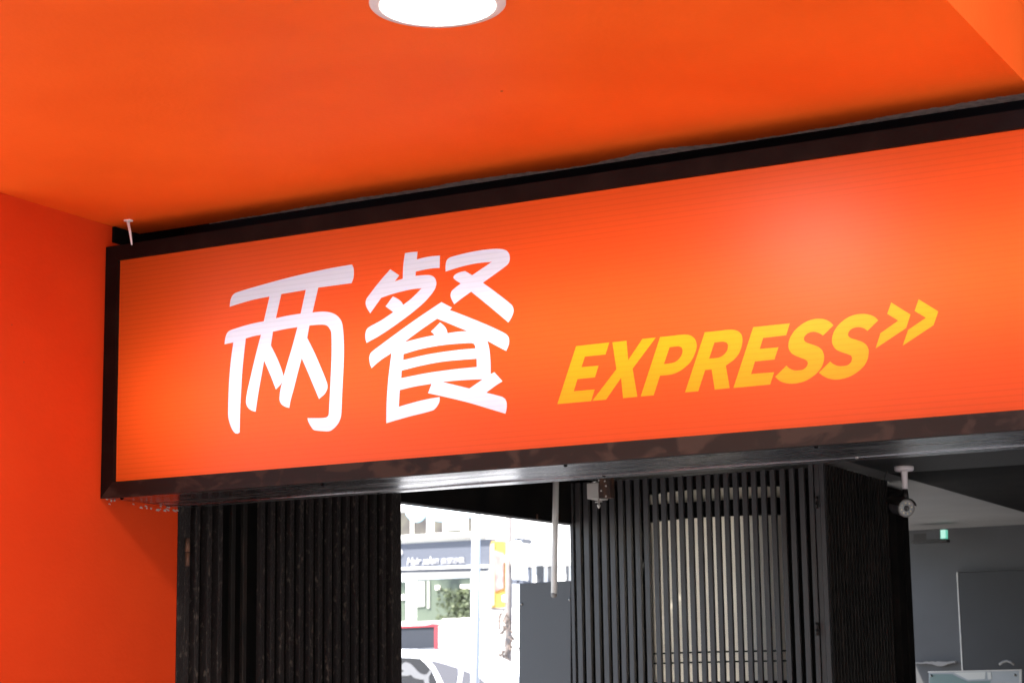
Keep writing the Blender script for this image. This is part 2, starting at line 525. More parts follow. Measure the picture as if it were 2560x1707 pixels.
# bottom sheet: gently buckled, seam, rear rim
bm = bmesh.new()
nx, ny = 90, 6
y0, y1 = th * 0.0 + 0.0172, 0.334
g = []
for i in range(nx + 1):
    x = 0.002 + (XR - 0.004) * i / nx
    row = []
    for j in range(ny + 1):
        y = y0 + (y1 - y0) * j / ny
        t = j / ny
        dz = 0.0016 * math.sin(x * 3.1 + 0.6) * math.sin(t * math.pi) + 0.0008 * math.sin(x * 9.0 + t * 2) + (0.0022 * math.exp(-((x - 1.25) / 0.22) ** 2) * t)
        row.append(bm.verts.new((x, y, ZB + 0.0005 + dz)))
    g.append(row)
for i in range(nx):
    for j in range(ny):
        bm.faces.new((g[i][j], g[i][j + 1], g[i + 1][j + 1], g[i + 1][j]))
for f in bm.faces:
    f.normal_update()
    if f.normal.z > 0: f.normal_flip()
link('bottom_sheet', bm, M['soffit'], sign, smooth=True, recalc=False)
bm = nb(0.002, XR - 0.002, 0.3375, D, ZB - 0.0015, ZB + 0.004)
link('rear_rim', bm, M['soffit'], sign)
bm = nb(0.002, XR - 0.002, 0.3, D - 0.01, ZB + 0.0045, ZB + 0.008)
link('seam_gap', bm, M['dark_gap'], sign)
for (u, v) in [(805, 1210), (947, 1230), (305, 1245), (1414, 1163), (1510, 1188), (2040, 1116), (2142, 1143)]:
    p = px(u, v, 2, ZB)
    bm = bmesh.new()
    lathe(bm, [(0.0, -0.0045), (0.004, -0.0042), (0.0055, -0.002), (0.006, 0.0015)], (p.x, p.y, ZB), n=14)
    link('screw', bm, M['screw'] if v in (1143,) else M['dark_gap'], sign, smooth=True)

# traced lettering, pixels -> plane of the panel
PY = 0.0166


def tr(pts, ou, ov, s):
    o = []
    for x, y in smooth_outline(pts):
        p = px(ou + x / s, ov + y / s, 1, PY)
        o.append((p.x, p.z))
    return o


S1 = (560, 620, 3.2676)
liang = [
    tr([(1045,135),(1057,160),(1061,200),(1057,245),(1042,287),(770,323),(723,526),(800,519),(860,524),(905,540),(940,568),(962,605),(971,650),(978,740),(980,850),(975,1000),(966,1180),(958,1360),(948,1400),(930,1435),(900,1470),(862,1494),(800,1494),(740,1487),(722,1474),(690,1420),(682,1388),(740,1388),(800,1387),(835,1382),(852,1368),(856,1350),(865,1180),(874,1000),(879,850),(876,692),(866,665),(846,638),(820,627),(760,627),(698,633),(680,733),(740,855),(790,970),(838,1090),(846,1130),(840,1160),(820,1193),(776,1232),(700,1050),(635,899),(600,1030),(570,1150),(545,1240),(533,1305),(500,1295),(470,1275),(455,1245),(454,1215),(462,1150),(484,1071),(465,1110),(424,1154),(380,1040),(328,920),(310,1020),(290,1130),(272,1240),(258,1335),(225,1325),(198,1305),(182,1275),(180,1235),(190,1170),(215,1060),(250,910),(280,790),(302,708),(240,720),(178,738),(165,850),(150,1000),(140,1160),(132,1330),(128,1505),(112,1515),(92,1512),(72,1490),(50,1440),(35,1380),(34,1300),(40,1120),(50,980),(62,870),(77,770),(4,786),(12,730),(25,695),(45,675),(100,655),(210,622),(325,598),(350,490),(372,396),(250,420),(140,450),(46,480),(52,430),(65,395),(85,372),(115,358),(260,315),(480,254),(700,201),(880,163)], *S1),
    tr([(400,683),(500,662),(600,646),(560,795),(520,930),(487,1045),(465,975),(430,890),(383,795)], *S1),
    tr([(468,376),(570,359),(668,342),(626,535),(520,552),(424,573)], *S1)]
S2 = (900, 600, 5.88)
canA = [tr([(444,430),(578,520),(512,606),(628,570),(636,380),(660,194),(750,180),(847,173),(836,286),(950,256),(1060,238),(1176,229),(1171,410),(1060,418),(930,440),(820,465),(815,527),(900,519),(1010,515),(1060,528),(1100,560),(1120,610),(1120,660),(1098,725),(1040,810),(950,910),(850,1000),(700,1120),(500,1265),(300,1398),(97,1512),(82,1460),(77,1400),(88,1335),(108,1300),(150,1268),(310,1180),(487,1060),(375,975),(484,827),(560,868),(610,910),(635,952),(760,855),(905,710),(780,722),(600,760),(450,802),(312,850),(230,965),(150,1078),(110,1015),(88,965),(82,915),(95,865),(125,820),(280,620)], *S2)]
canB = [tr([(1257,465),(1258,380),(1270,310),(1295,275),(1340,250),(1560,192),(1780,150),(1990,130),(2100,137),(2160,160),(2192,205),(2202,260),(2194,320),(2170,360),(2130,395),(1807,628),(2000,770),(2220,945),(2248,985),(2259,1035),(2245,1095),(2215,1160),(2180,1212),(2020,1075),(1820,910),(1634,760),(1500,855),(1385,944),(1345,870),(1331,820),(1335,780),(1352,745),(1410,692),(1480,640),(1385,575),(1370,548),(1385,520),(1430,488),(1490,467),(1546,457),(1649,517),(1940,320),(1720,343),(1500,390)], *S2)]
canC = [tr([(1196,912),(1353,993),(1320,1027),(1600,1135),(1860,1243),(2050,1330),(2150,1385),(2185,1430),(2193,1480),(2185,1543),(2148,1630),(2000,1552),(1870,1480),(1895,1564),(1912,1694),(1920,1844),(1921,1969),(1974,1939),(2095,2074),(2000,2134),(1855,2242),(1980,2272),(2090,2304),(2135,2334),(2155,2384),(2158,2444),(2150,2504),(2138,2551),(1900,2479),(1600,2389),(1300,2316),(1000,2249),(1052,2112),(820,2149),(585,2204),(571,2448),(800,2382),(1000,2334),(1170,2306),(1172,2354),(1155,2404),(1120,2459),(1065,2504),(720,2594),(386,2691),(388,2494),(396,2294),(415,2044),(440,1834),(462,1662),(300,1769),(170,1882),(148,1824),(136,1744),(145,1684),(170,1644),(320,1529),(640,1293),(900,1110)], *S2),
        tr([(1135,1157),(1575,1338),(1450,1345),(1287,1368),(1275,1320),(1245,1270),(1177,1210),(1043,1345),(1098,1397),(900,1437),(652,1500),(900,1317)], *S2),
        tr([(640,1676),(900,1602),(1200,1546),(1500,1518),(1640,1512),(1670,1522),(1690,1554),(1697,1591),(1400,1619),(1000,1679),(635,1763)], *S2),
        tr([(612,1918),(900,1846),(1200,1789),(1500,1760),(1713,1744),(1716,1864),(1400,1896),(1000,1952),(606,2028)], *S2),
        tr([(1212,2084),(1500,2059),(1805,2044),(1608,2180)], *S2)]
S4 = (1380, 740, 4.523); S5 = (1880, 720, 4.704); S6 = (1340, 700, 2.2189)
lat = [
    ('letter', [tr([(272,566),(648,524),(606,660),(372,684),(334,803),(527,786),(486,918),(288,938),(246,1075),(483,1055),(443,1187),(60,1220)], *S4)]),
    ('letter', [tr([(682,522),(843,505),(862,722),(1022,484),(1174,469),(912,820),(965,1137),(803,1154),(781,925),(611,1170),(455,1184),(728,826)], *S4)]),
    ('letter', [tr([(1222,463),(1350,450),(1490,436),(1560,444),(1608,476),(1634,530),(1634,590),(1610,665),(1570,740),(1510,800),(1430,855),(1350,885),(1222,899),(1150,1121),(1003,1134)], *S4),
                tr([(1330,578),(1430,568),(1465,580),(1476,610),(1470,655),(1440,705),(1400,740),(1350,758),(1266,769)], *S4)]),
    ('letter', [tr([(1727,409),(1860,396),(2000,380),(2070,385),(2120,408),(2148,450),(2153,520),(2135,600),(2100,670),(2050,725),(1965,785),(2010,1040),(1840,1056),(1805,829),(1732,836),(1654,1075),(1504,1088)], *S4),
                tr([(1837,525),(1930,515),(1975,525),(1990,550),(1985,600),(1960,645),(1920,680),(1870,698),(1777,706)], *S4)]),
    ('letter', [tr([(1205,261),(1408,240),(1388,306),(1260,321),(1241,382),(1345,373),(1323,440),(1215,451),(1193,521),(1321,511),(1299,579),(1095,598)], *S6)]),
    ('letter', [tr([(958,438),(835,558),(790,530),(740,515),(690,518),(645,540),(615,575),(610,608),(630,633),(680,655),(760,682),(800,705),(830,740),(848,800),(845,850),(825,915),(780,980),(720,1035),(640,1085),(560,1112),(470,1124),(390,1115),(325,1090),(272,1042),(405,912),(440,943),(490,965),(540,968),(600,957),(640,925),(658,885),(650,858),(620,838),(560,815),(480,778),(445,740),(428,690),(435,620),(460,560),(510,490),(580,430),(650,390),(720,367),(790,360),(860,370),(920,400)], *S5)]),
    ('letter', [tr([(1484,380),(1358,504),(1320,475),(1260,460),(1210,465),(1165,485),(1135,520),(1128,555),(1155,585),(1230,610),(1300,635),(1345,670),(1370,720),(1372,770),(1358,840),(1320,910),(1260,970),(1180,1025),(1090,1060),(985,1076),(900,1062),(840,1035),(786,994),(919,864),(960,895),(1010,915),(1070,917),(1125,905),(1165,870),(1178,825),(1165,795),(1120,775),(1010,735),(965,695),(942,640),(945,570),(970,500),(1020,430),(1090,370),(1160,330),(1240,308),(1320,304),(1400,320),(1450,345)], *S5)]),
    ('arrowhead', [tr([(1637,170),(1864,311),(1813,470),(1453,710),(1511,530),(1720,383),(1590,304)], *S5)]),
    ('arrowhead', [tr([(1960,132),(2191,275),(2136,436),(1773,677),(1836,492),(2045,349),(1912,270)], *S5)])]
allc = liang + canA + canB + canC
for _, c in lat: allc = allc + c
rect = [(0.008, ZB + 0.012), (XR - 0.012, ZB + 0.012), (XR - 0.012, ZT - 0.012), (0.008, ZT - 0.012)]
panel = filled('panel', [rect] + allc, PY, M['film'], sign)
c1 = filled('character', liang, PY, M['white_film'], sign)
c2 = filled('character', canA + canB + canC, PY, M['white_film'], sign)
names = 'EXPRESS'
for i, (nm, c) in enumerate(lat):
    filled(nm, c, PY, M['yellow_film'], sign)
# tubes inside the box (they are what lights the panel)
for x0, za_, zb_, l_ in ((0.10, 2.45, 2.57, 1.3), (1.44, 2.57, 2.58, 1.2), (2.66, 2.60, 2.60, 1.2)):
    bm = bmesh.new()
    tube(bm, [(x0, 0.275 if x0 < 0.2 else 0.235, za_), (x0 + l_, 0.235, zb_)], 0.013, 12)
    link('lamp_tube', bm, M['tube'], sign, smooth=True)

# hanger above the left end
hg = thing('hanger_bracket', 'thin white hanger dropping from the orange ceiling to the left end of the light box', 'bracket', tuple(px(321, 551, 2, CZ)))
pt = px(321, 551, 2, CZ - 0.001); pb = px(329.6, 612, 1, pt.y - 0.01)
bm = nb(pt.x - 0.012, pt.x + 0.012, pt.y - 0.009, pt.y + 0.009, CZ - 0.005, CZ)
link('foot_plate', bm, M['white'], hg)
bm = tube(bmesh.new(), [pt - Vector((0.003, 0, 0)), (pt + pb) / 2, pb], [0.0058, 0.0042, 0.0026], 8)
link('rod', bm, M['white'], hg, smooth=True)

# ------------------------------------------------------------------ ceiling lamp
lc = Vector((2.04, -1.285, CZ))
lamp = thing('ceiling_lamp', 'round white ceiling downlight glowing in the orange ceiling', 'ceiling lamp', tuple(lc))
bm = lathe(bmesh.new(), [(0.156, 0), (0.156, -0.004), (0.152, -0.008), (0.134, -0.0095), (0.1295, -0.008), (0.129, 0)], lc, n=96)
link('trim_ring', bm, M['ring'], lamp, smooth=True)
bm = lathe(bmesh.new(), [(0.1288, -0.003), (0.1288, -0.0055), (0.06, -0.007), (0.0, -0.0072)], lc, n=96)
link('diffuser', bm, M['lamp'], lamp, smooth=True)

# ------------------------------------------------------------------ left slatted screen (in line with the pillar, running inwards)
YG0, YG1 = D + 0.003, 1.868


def bar(x0, x1, y0, y1, z0, z1):
    return nb(x0, x1, y0, y1, z0, z1)


scr = thing('slatted_screen', 'near black slatted steel screen running inwards from the orange pillar, dusty all over', 'screen', (0, D, 0))
bm = nb(-0.10, -0.062, YG0, YG1 - 0.004, 0, 2.6)
link('backing', bm, M['black'], scr)
ys = [(px(a, 1500, 0, 0)[1], px(b, 1500, 0, 0)[1]) for a, b in ((449, 462), (466, 476))]
link('hinge_stile', bar(-0.05, 0.0, YG0 + 0.004, ys[0][1], 0.02, 2.6), M['slat'], scr, bevel=0.002)
link('hinge_stile', bar(-0.05, -0.002, ys[0][1] + 0.003, ys[1][1] - 0.002, 0.02, 2.6), M['slat'], scr, bevel=0.002)
for zc in (2.035, 1.2):
    h = bmesh.new()
    tube(h, [(0.006, ys[0][1] + 0.002, zc - 0.045), (0.006, ys[0][1] + 0.002, zc)], 0.0085, 12)
    tube(h, [(0.006, ys[0][1] + 0.002, zc + 0.003), (0.006, ys[0][1] + 0.002, zc + 0.05)], 0.0085, 12)
    link('hinge', h, M['rust'], scr, smooth=True)
yy = px(490, 1500, 0, 0)[1]
slat_me = None


def slat_row(parent, ys_, x0, x1, wy, z0, z1, mt, name='slat'):
    me = None
    for y in ys_:
        if me is None:
            o = link(name, nb(x0, x1, 0, wy, z0, z1), mt, parent, bevel=0.0015)
            me = o.data
            o.location = (o.location.x, y, o.location.z)
            base = o
        else:
            o = base.copy(); C.objects.link(o); o.parent = parent
            o.matrix_parent_inverse = base.matrix_parent_inverse.copy()
            o.location = (base.location.x, y, base.location.z)


slat_row(scr, [0.514, 0.583, 0.645], -0.034, -0.0035, 0.024, 0.02, 2.6, M['slat'])
link('rust_bar', bar(-0.055, -0.040, 0.688, 0.706, 0.02, 2.6), M['rust'], scr)
far_y = [0.745 + 0.0705 * k for k in range(16)]
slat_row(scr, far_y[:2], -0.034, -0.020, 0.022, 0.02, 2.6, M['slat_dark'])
slat_row(scr, [px(200 + .3488 * q, 1500, 0, 0)[1] for q in (1297, 1370, 1440, 1508, 1578, 1648, 1714, 1782, 1846, 1910, 1974, 2040, 2108, 2173)],
         -0.020, -0.002, 0.026, 0.02, 2.6, M['slat'])
link('end_stile', bar(-0.045, 0.0, px(200 + .3488 * 2238, 1500, 0, 0)[1], YG1, 0.02, 2.6), M['slat'], scr, bevel=0.002)

# lintel over the side opening
bm = bmesh.new()
za = px(1005, 1254, 0, 0)[2]; zb2 = px(1424.7, 1308, 0, 0)[2]
prism(bm, [(-0.06, 1.869, za), (-0.06, 3.5, zb2), (-0.06, 3.5, 2.75), (-0.06, 1.869, 2.75)], (0.06, 0, 0))
tag(link('lintel', bm, M['black']), 'black lintel over the bright opening onto the street', 'lintel')
o = link('lintel_hook', tube(bmesh.new(), [px(1343, 1285, 0, 0.004), px(1343, 1297, 0, 0.004)], 0.004, 8), M['rust'])
tag(o, 'tiny brass hook on the face of the black lintel', 'hook')

tag(link('shade_slab', nb(-1.3, -0.36, 1.88, 3.2, 2.98, 3.04), M['greypanel']), 'thin unseen slab added outside to shade the grey board', 'shade_slab')  # added out of view to keep sun off the grey board
# inner ceiling
bm = nb(-0.3, 1.29, 0.42, 3.36, 2.60, 2.64)
struct(link('inner_ceiling', bm, M['black']))
bm = nb(1.376, 6.5, 0.42, 4.06, 2.541, 2.66)
tag(link('soffit_board', bm, M['chardark']), 'dark grey soffit board behind the right end of the light box', 'soffit')
bm = nb(1.3755, 6.5, 4.061, 7.68, 2.540, 2.66)
tag(link('soffit_board', bm, M['black']), 'black soffit board beside the pale inner ceiling', 'soffit')
bm = nb(0.0, 1.375, 3.46, 7.68, 2.552, 2.66)
box(bm, 1.27, 1.375, 2.2, 3.459, 2.552, 2.66)
struct(link('pale_ceiling', bm, M['ceil_light']))
# slatted strip in front of the far screen
cs = thing('ceiling_grille', 'dusty black ceiling slats running up to the far slatted screen', 'ceiling slats', (0, 2.4, 2.55))
me = None
for k in range(24):
    x = 0.02 + 0.0525 * k
    if me is None:
        o = link('slat', nb(0, 0.022, 1.9, 3.40, 2.545, 2.575), M['slat'], cs); base = o
        o.location.x = x
    else:
        o = base.copy(); C.objects.link(o); o.parent = cs; o.matrix_parent_inverse = base.matrix_parent_inverse.copy(); o.location = base.location; o.location.x = x
    me = o.data

# ------------------------------------------------------------------ far slatted screen
YF = 3.4193
fs = thing('slatted_screen', 'dark grey see-through slatted screen with a pale panel glowing behind it', 'screen', (0, YF, 0))
edges = [(72,94),(110,142),(165,199),(225,257),(283,316),(340,373),(398,430),(452,482),(508,541),(568,600),(630,662),(687,720),(745,777),(805,837),(865,897),(928,960),(988,1020),(1048,1080),(1110,1142),(1173,1205),(1236,1268),(1298,1330),(1362,1395),(1425,1458),(1490,1524),(1555,1588),(1620,1655)]
zt_ = 2.525
for i, (a, b) in enumerate(edges):
    x0 = px(1400 + .3744 * a, 1450, 1, YF)[0]; x1 = px(1400 + .3744 * b, 1450, 1, YF)[0]
    bm = nb(x0, x1, YF, YF + 0.022, 0.03, zt_)
    link('slat', bm, M['slat_grey'], fs, bevel=0.0015)
for a, b, yy0 in ((1686, 1716, 0.0), (1722, 1754, 0.006), (1758, 1788, 0.0)):
    x0 = px(1400 + .3744 * a, 1450, 1, YF)[0]; x1 = px(1400 + .3744 * b, 1450, 1, YF)[0]
    link('stile', nb(x0, x1, YF + yy0, YF + 0.03, 0.02, zt_ + 0.012), M['slat_grey'], fs, bevel=0.0015)
link('top_rail', nb(0.0, 1.20, YF + 0.0235, YF + 0.04, zt_ - 0.05, zt_), M['black'], fs)
link('middle_rail', nb(0.0, 1.20, YF + 0.0235, YF + 0.04, 0.9, 0.94), M['black'], fs)
for (u, v0, v1) in ((2041, 1240, 1270), (2043, 1555, 1587)):
    p = px(u, v0, 1, YF - 0.006); q = px(u, v1, 1, YF - 0.006)
    hm = tube(bmesh.new(), [p, (p + q) / 2 + Vector((0, 0, .001))], 0.008, 10)
    tube(hm, [(p + q) / 2 - Vector((0, 0, .001)), q], 0.008, 10)
    link('hinge', hm, M['slat_dark'], fs, smooth=True)

# alcove behind the far screen: opening added on its unseen street side to backlight the bowed panel
bm = nb(-0.014, 0.03, YF + 0.041, 4.10, 0, 2.549)
box(bm, 0.0301, px(1606, 1450, 1, 3.72)[0] + 0.006, 3.842, 3.88, 0, 2.549)  # jambs added to keep the surround of the panel dark
box(bm, px(1946, 1450, 1, 3.72)[0] - 0.006, 1.20, 3.842, 3.88, 0, 2.549)
box(bm, 0.06, 1.15, 4.10, 4.98, 2.50, 2.549)
tag(link('alcove_wall', bm, M['black']), 'black jambs of the alcove behind the far slatted screen', 'wall')
for ba_, bb_ in ((1596, 1640), (1850, 1975)):  # added behind the bowed sheet to dim its sides
    o = link('baffle', nb(px(ba_, 1450, 1, 3.93)[0], px(bb_, 1450, 1, 3.93)[0], 3.925, 3.94, 0.02, 2.45), M['black'])
    tag(o, 'unseen black baffle added to dim the %s edge of the glowing bowed panel' % ('left' if ba_ < 1700 else 'right'), 'baffle')
tag(link('bounce_wall', nb(-0.3, 1.05, 5.0, 5.05, 0, 2.549), M['facade']), 'unseen white wall added to bounce daylight through the bowed panel', 'wall')  # added reflector, out of view, backlighting the bowed sheet
struct(link('alcove_floor', nb(-0.5, 1.12, YF + 0.05, 4.99, 0.001, 0.02), M['bounce_floor']))  # unseen pale floor added to bounce daylight onto the bowed panel
# pale cabinet front, made translucent so the added daylight brightens it
YC = 3.72
xa = px(1604, 1500, 1, YC)[0]; xb = px(1948, 1500, 1, YC)[0]
ztop = px(1760, 1293, 1, YC)[2]; z2 = px(1760, 1629, 1, YC)[2]; z3 = px(1760, 1654, 1, YC)[2]; z4 = px(1760, 1703, 1, YC)[2]
zt0 = px(1760, 1252, 1, YC)[2]; zt1 = px(1760, 1222, 1, YC)[2]


def curved(z0, z1, n=20, dip=0.0):
    bm = bmesh.new()
    pr = []
    for k in range(n + 1):
        t = k / n
        x = xa + (xb - xa) * t
        y = YC + 0.12 * (2 * t - 1) ** 2
        pr.append((x, y))
    lo_ = [bm.verts.new((x, y, z0)) for x, y in pr]; hi_ = [bm.verts.new((x, y, z1)) for x, y in pr]
    for k in range(n):
        bm.faces.new((lo_[k], lo_[k + 1], hi_[k + 1], hi_[k]))
    return bm


cab = thing('bowed_panel', 'tall bowed cream panel, made translucent to glow with added daylight behind the slatted screen', 'panel', (0.6, YC + 0.2, 0))
link('upper_sheet', curved(z2 + 0.003, ztop), M['cream'], cab, smooth=True)
link('lower_band', curved(z3 + 0.003, z2 - 0.003), M['cream'], cab)
link('lower_sheet', curved(z4, z3 - 0.003), M['cream'], cab)
for zz in (z2, z3, z4 - 0.002):
    link('seam_strip', nb(xa, xb, YC + 0.125, YC + 0.13, zz - 0.006, zz + 0.006), M['black'], cab)
    link('seam_strip', curved(zz - 0.0045, zz + 0.0045), M['black'], cab)
link('plinth', curved(0.0, z4 - 0.004), M['black'], cab)
link('head_board', nb(xa, xb, YC + 0.05, YC + 0.3, zt1, 2.548), M['black'], cab)
link('cross_band', nb(xa, xb, YC + 0.005, YC + 0.11, ztop, zt0), M['black'], cab)
link('top_sheet', curved(zt0, zt1), M['cream'], cab)
o = link('cable', tube(bmesh.new(), [px(1612, 1296, 1, YC - .05), px(1606, 1340, 1, YC - .05), px(1612, 1390, 1, YC - .05), px(1606, 1430, 1, YC - .05), px(1603, 1500, 1, YC - .05)], 0.004, 8), M['cable'])
tag(o, 'thin black cable hanging beside the glowing bowed panel', 'cable')

# side screen running away on the right
XS2 = 1.262
ss = thing('slatted_screen', 'very dark close-slatted screen running away behind the corner stile', 'screen', (XS2, YF, 0))
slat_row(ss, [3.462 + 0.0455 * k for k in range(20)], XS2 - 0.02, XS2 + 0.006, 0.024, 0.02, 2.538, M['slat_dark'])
link('backing', nb(XS2 - 0.05, XS2 - 0.022, 3.462, 4.38, 0.02, 2.53), M['black'], ss)
# black column
bm = nb(1.27, 1.30, 4.385, 4.79, 0, 2.44)
col = thing('black_column', 'smooth black column panel at the end of the side slatted screen', 'column', (1.28, 4.4, 0))
ye_ = px(2278, 1440, 0, 1.298)[1]
link('panel', nb(1.14, 1.292, 4.385, ye_ - 0.085, 0, 2.485), M['black'], col)
link('end_strip', nb(1.15, 1.298, ye_ - 0.083, ye_, 0, 2.483), M['black'], col)
bm.free()

# far grey wall, raised panel
struct(link('far_wall', nb(-0.3, 6.5, 7.69, 7.8, 0, 2.66), M['chargrey']))
p0 = px(2394, 1430, 1, 7.64); 
dr = thing('wall_panel', 'dark raised rectangular panel with a pale edge on the grey far wall', 'panel', (p0.x, 7.66, 0))
link('board', nb(p0.x, 3.2, 7.642, 7.688, 0.2, p0.z), M['chardark'], dr, bevel=0.003)
link('pale_edge', nb(p0.x - 0.008, p0.x - 0.001, 7.64, 7.688, 0.2, p0.z + 0.001), M['zinc'], dr)  # pale strip along the board's left edge
link('top_edge', nb(p0.x - 0.008, 3.2, 7.639, 7.688, p0.z + 0.0015, p0.z + 0.006), M['chargrey'], dr)  # paler strip painted in as the top edge's highlight
# ledge with torn edge on far wall
a = px(2279, 1654, 1, 7.6); b = px(2382, 1652, 1, 7.6)
bm = bmesh.new()
top = []; bot = []
for k in range(15):
    t = k / 14
    x = a.x + (b.x - a.x) * t
    top.append((x, 7.65, a.z + (b.z - a.z) * t + random.uniform(-0.003, 0.003)))
    bot.append((x, 7.65, a.z + (b.z - a.z) * t - 0.008 - (0.02 * math.exp(-((t - 0.62) / 0.16) ** 2)) - random.uniform(0, 0.004)))
prism(bm, top + bot[::-1], (0, 0.036, 0))
tag(link('torn_ledge', bm, M['ceil_light']), 'ragged pale ledge on the grey far wall left of the raised panel', 'ledge')
# curved pull handle
ha = px(2498, 1660, 1, 7.55); hb = px(2536, 1660, 1, 7.55); hm_ = px(2517, 1652, 1, 7.55)
bm = tube(bmesh.new(), [ha, ha.lerp(hm_, .5) + Vector((0, 0, .006)), hm_ + Vector((0, 0, .003)), hb.lerp(hm_, .5) + Vector((0, 0, .006)), hb], 0.008, 8)
tag(link('pull_handle', bm, M['ceil_light'], smooth=True), 'small curved pale handle on the dark wall panel', 'handle')
# acrylic board holder, bottom right
YM = 6.9
ab = thing('menu_board', 'clear framed menu board with pale and teal print at the bottom right', 'menu board', tuple(px(2440, 1900, 1, YM)))


def pq(name, pts, y, mt, par, t=0.004):
    return link(name, prism(bmesh.new(), pxquad(pts, 1, y), (0, t, 0)), mt, par)


pq('backboard', [(2322, 1679), (2552, 1674), (2552, 1860), (2322, 1860)], YM, M['clear'], ab)
pq('picture', [(2384, 1680), (2464, 1678), (2462, 1696), (2420, 1698), (2400, 1688)], YM - 0.003, M['board_pale'], ab, 0.002)
pq('picture', [(2324, 1684), (2380, 1684), (2400, 1694), (2420, 1702), (2476, 1700), (2476, 1856), (2324, 1856)], YM - 0.0018, M['teal'], ab, 0.001)
pq('picture', [(2468, 1679), (2477, 1679), (2479, 1696), (2470, 1697)], YM - 0.003, M['board_pale'], ab, 0.002)
pq('frame_bar', [(2320, 1677), (2554, 1672), (2554, 1675), (2320, 1680)], YM - 0.006, M['zinc'], ab, 0.008)
pq('frame_bar', [(2548, 1676), (2554, 1676), (2554, 1860), (2548, 1860)], YM - 0.006, M['zinc'], ab, 0.008)
for u, v in ((2328, 1688), (2537, 1686)):
    link('stud', lathe(bmesh.new(), [(0, -0.012), (0.006, -0.01), (0.008, 0)], px(u, v, 1, YM - 0.004), (0, 1, 0), 14), M['screw'], ab, smooth=True)
# emergency exit light box
YE = 7.2
ex = thing('exit_light', 'small emergency light with a glowing green end under the pale ceiling', 'exit light', tuple(px(2325, 1328, 1, YE)))
pq('housing', [(2284, 1334), (2338, 1331), (2338, 1350), (2284, 1352)], YE, M['camblack'], ex, 0.09)
pq('green_lens', [(2351, 1324), (2364, 1323), (2364, 1345), (2351, 1346)], YE, M['exitgreen'], ex, 0.05)
pq('grey_face', [(2316, 1329), (2350, 1327), (2350, 1346), (2316, 1348)], YE - 0.003, M['greypanel'], ex, 0.05)
pq('tray', [(2280, 1350), (2366, 1346), (2366, 1354), (2280, 1356)], YE - 0.002, M['camblack'], ex, 0.08)

# grey board outside the opening
o = link('grey_board', prism(bmesh.new(), pxquad([(1298.6, 1457.7), (1427, 1450.4), (1427, 1738), (1297, 1738)], 1, YF + 0.03), (0, 0.03, 0)), M['greypanel'], bevel=0.002)
tag(o, 'plain grey board standing left of the far slatted screen in the bright opening', 'board')
for u, v in ((1304, 1509), (1424, 1498)):
    o2 = link('bolt', lathe(bmesh.new(), [(0, -0.006), (0.005, -0.005), (0.007, 0)], px(u, v, 1, YF + 0.029), (0, 1, 0), 12), M['screw'], o, smooth=True)

# hanging pvc pipe
YP = 2.9
p1 = px(1390, 1185, 1, YP); p2 = px(1385, 1487, 1, YP)
pp = thing('hanging_pipe', 'grey plastic pipe hanging down in the bright opening', 'pipe', tuple(p2))
link('pipe', tube(bmesh.new(), [p1, p2], 0.0138, 20), M['pipe'], pp, smooth=True)
link('end_cap', lathe(bmesh.new(), [(0.0140, 0.012), (0.0140, 0), (0.0105, -0.007), (0, -0.009)], p2 - Vector((0, 0, 0.002)), n=20), M['ceil_light'], pp, smooth=True)

# ceiling junction box with a bolt under it
YJ = 2.85
jb = thing('door_holder_box', 'small metal box with a pointed bolt hanging under the dusty black ceiling slats', 'metal box', tuple(px(1494, 1195, 1, YJ)))
A = px(1467, 1208, 1, YJ); B = px(1494.5, 1208, 1, YJ); B2 = px(1494.5, 1245, 1, YJ)
dpt = 0.10
bm = nb(A.x, B.x + 0.001, YJ, YJ + dpt, B2.z, A.z)
link('casing', bm, M['zinc'], jb, bevel=0.001)
bm = nb(B.x + 0.0015, B.x + 0.058, YJ + 0.004, YJ + 0.05, B2.z, A.z + 0.045)
link('cover_plate', bm, M['rust'], jb, bevel=0.001)
bm = bmesh.new()
bo = px(1496.5, 1244, 1, YJ + 0.01)
lathe(bm, [(0.005, 0), (0.005, -0.028), (0.008, -0.030), (0.008, -0.036), (0.004, -0.044), (0, -0.048)], bo, n=14)
tube(bm, [bo + Vector((-0.017, 0, -0.018)), bo + Vector((0.017, 0, -0.017))], 0.003, 8)
link('bolt', bm, M['zinc'], jb, smooth=True)
for du, dv in ((1497, 1200), (1512, 1202), (1515, 1214), (1503, 1226), (1515, 1240)):
    link('rivet', lathe(bmesh.new(), [(0, -0.004), (0.0035, -0.003), (0.0045, 0)], px(du, dv, 1, YJ + 0.0035), (0, 1, 0), 10), M['zinc'], jb, smooth=True)

# surveillance camera
YV = 3.80
base = px(2260, 1168, 1, YV)
cc = thing('surveillance_camera', 'white stemmed surveillance camera with a ring of small lamps under the dark soffit', 'camera', (base.x, YV, 2.54))
kx = (px(2300, 1168, 1, YV) - px(2260, 1168, 1, YV)).x / 40
zc0 = 2.5405
hh = lambda v: px(2262, v, 1, YV)[2]
link('mount_plate', lathe(bmesh.new(), [(0, zc0 - 0), (24 * kx, 0 + zc0), (24 * kx, hh(1174)), (21 * kx, hh(1177)), (9 * kx, hh(1179))], (base.x, YV, 0), n=32), M['white'], cc, smooth=True)
link('stem', lathe(bmesh.new(), [(9 * kx, hh(1177)), (8 * kx, hh(1184)), (7.4 * kx, hh(1203)), (7.2 * kx, hh(1204.4)), (7.4 * kx, hh(1205)), (7.2 * kx, hh(1222)), (0, hh(1222))], (base.x, YV, 0), n=24), M['white'], cc, smooth=True)
jn = px(2264, 1238, 1, YV)
link('joint', tube(bmesh.new(), [px(2262, 1221, 1, YV), jn, px(2266, 1250, 1, YV)], [0.012, 0.014, 0.012], 14), M['camblack'], cc, smooth=True)
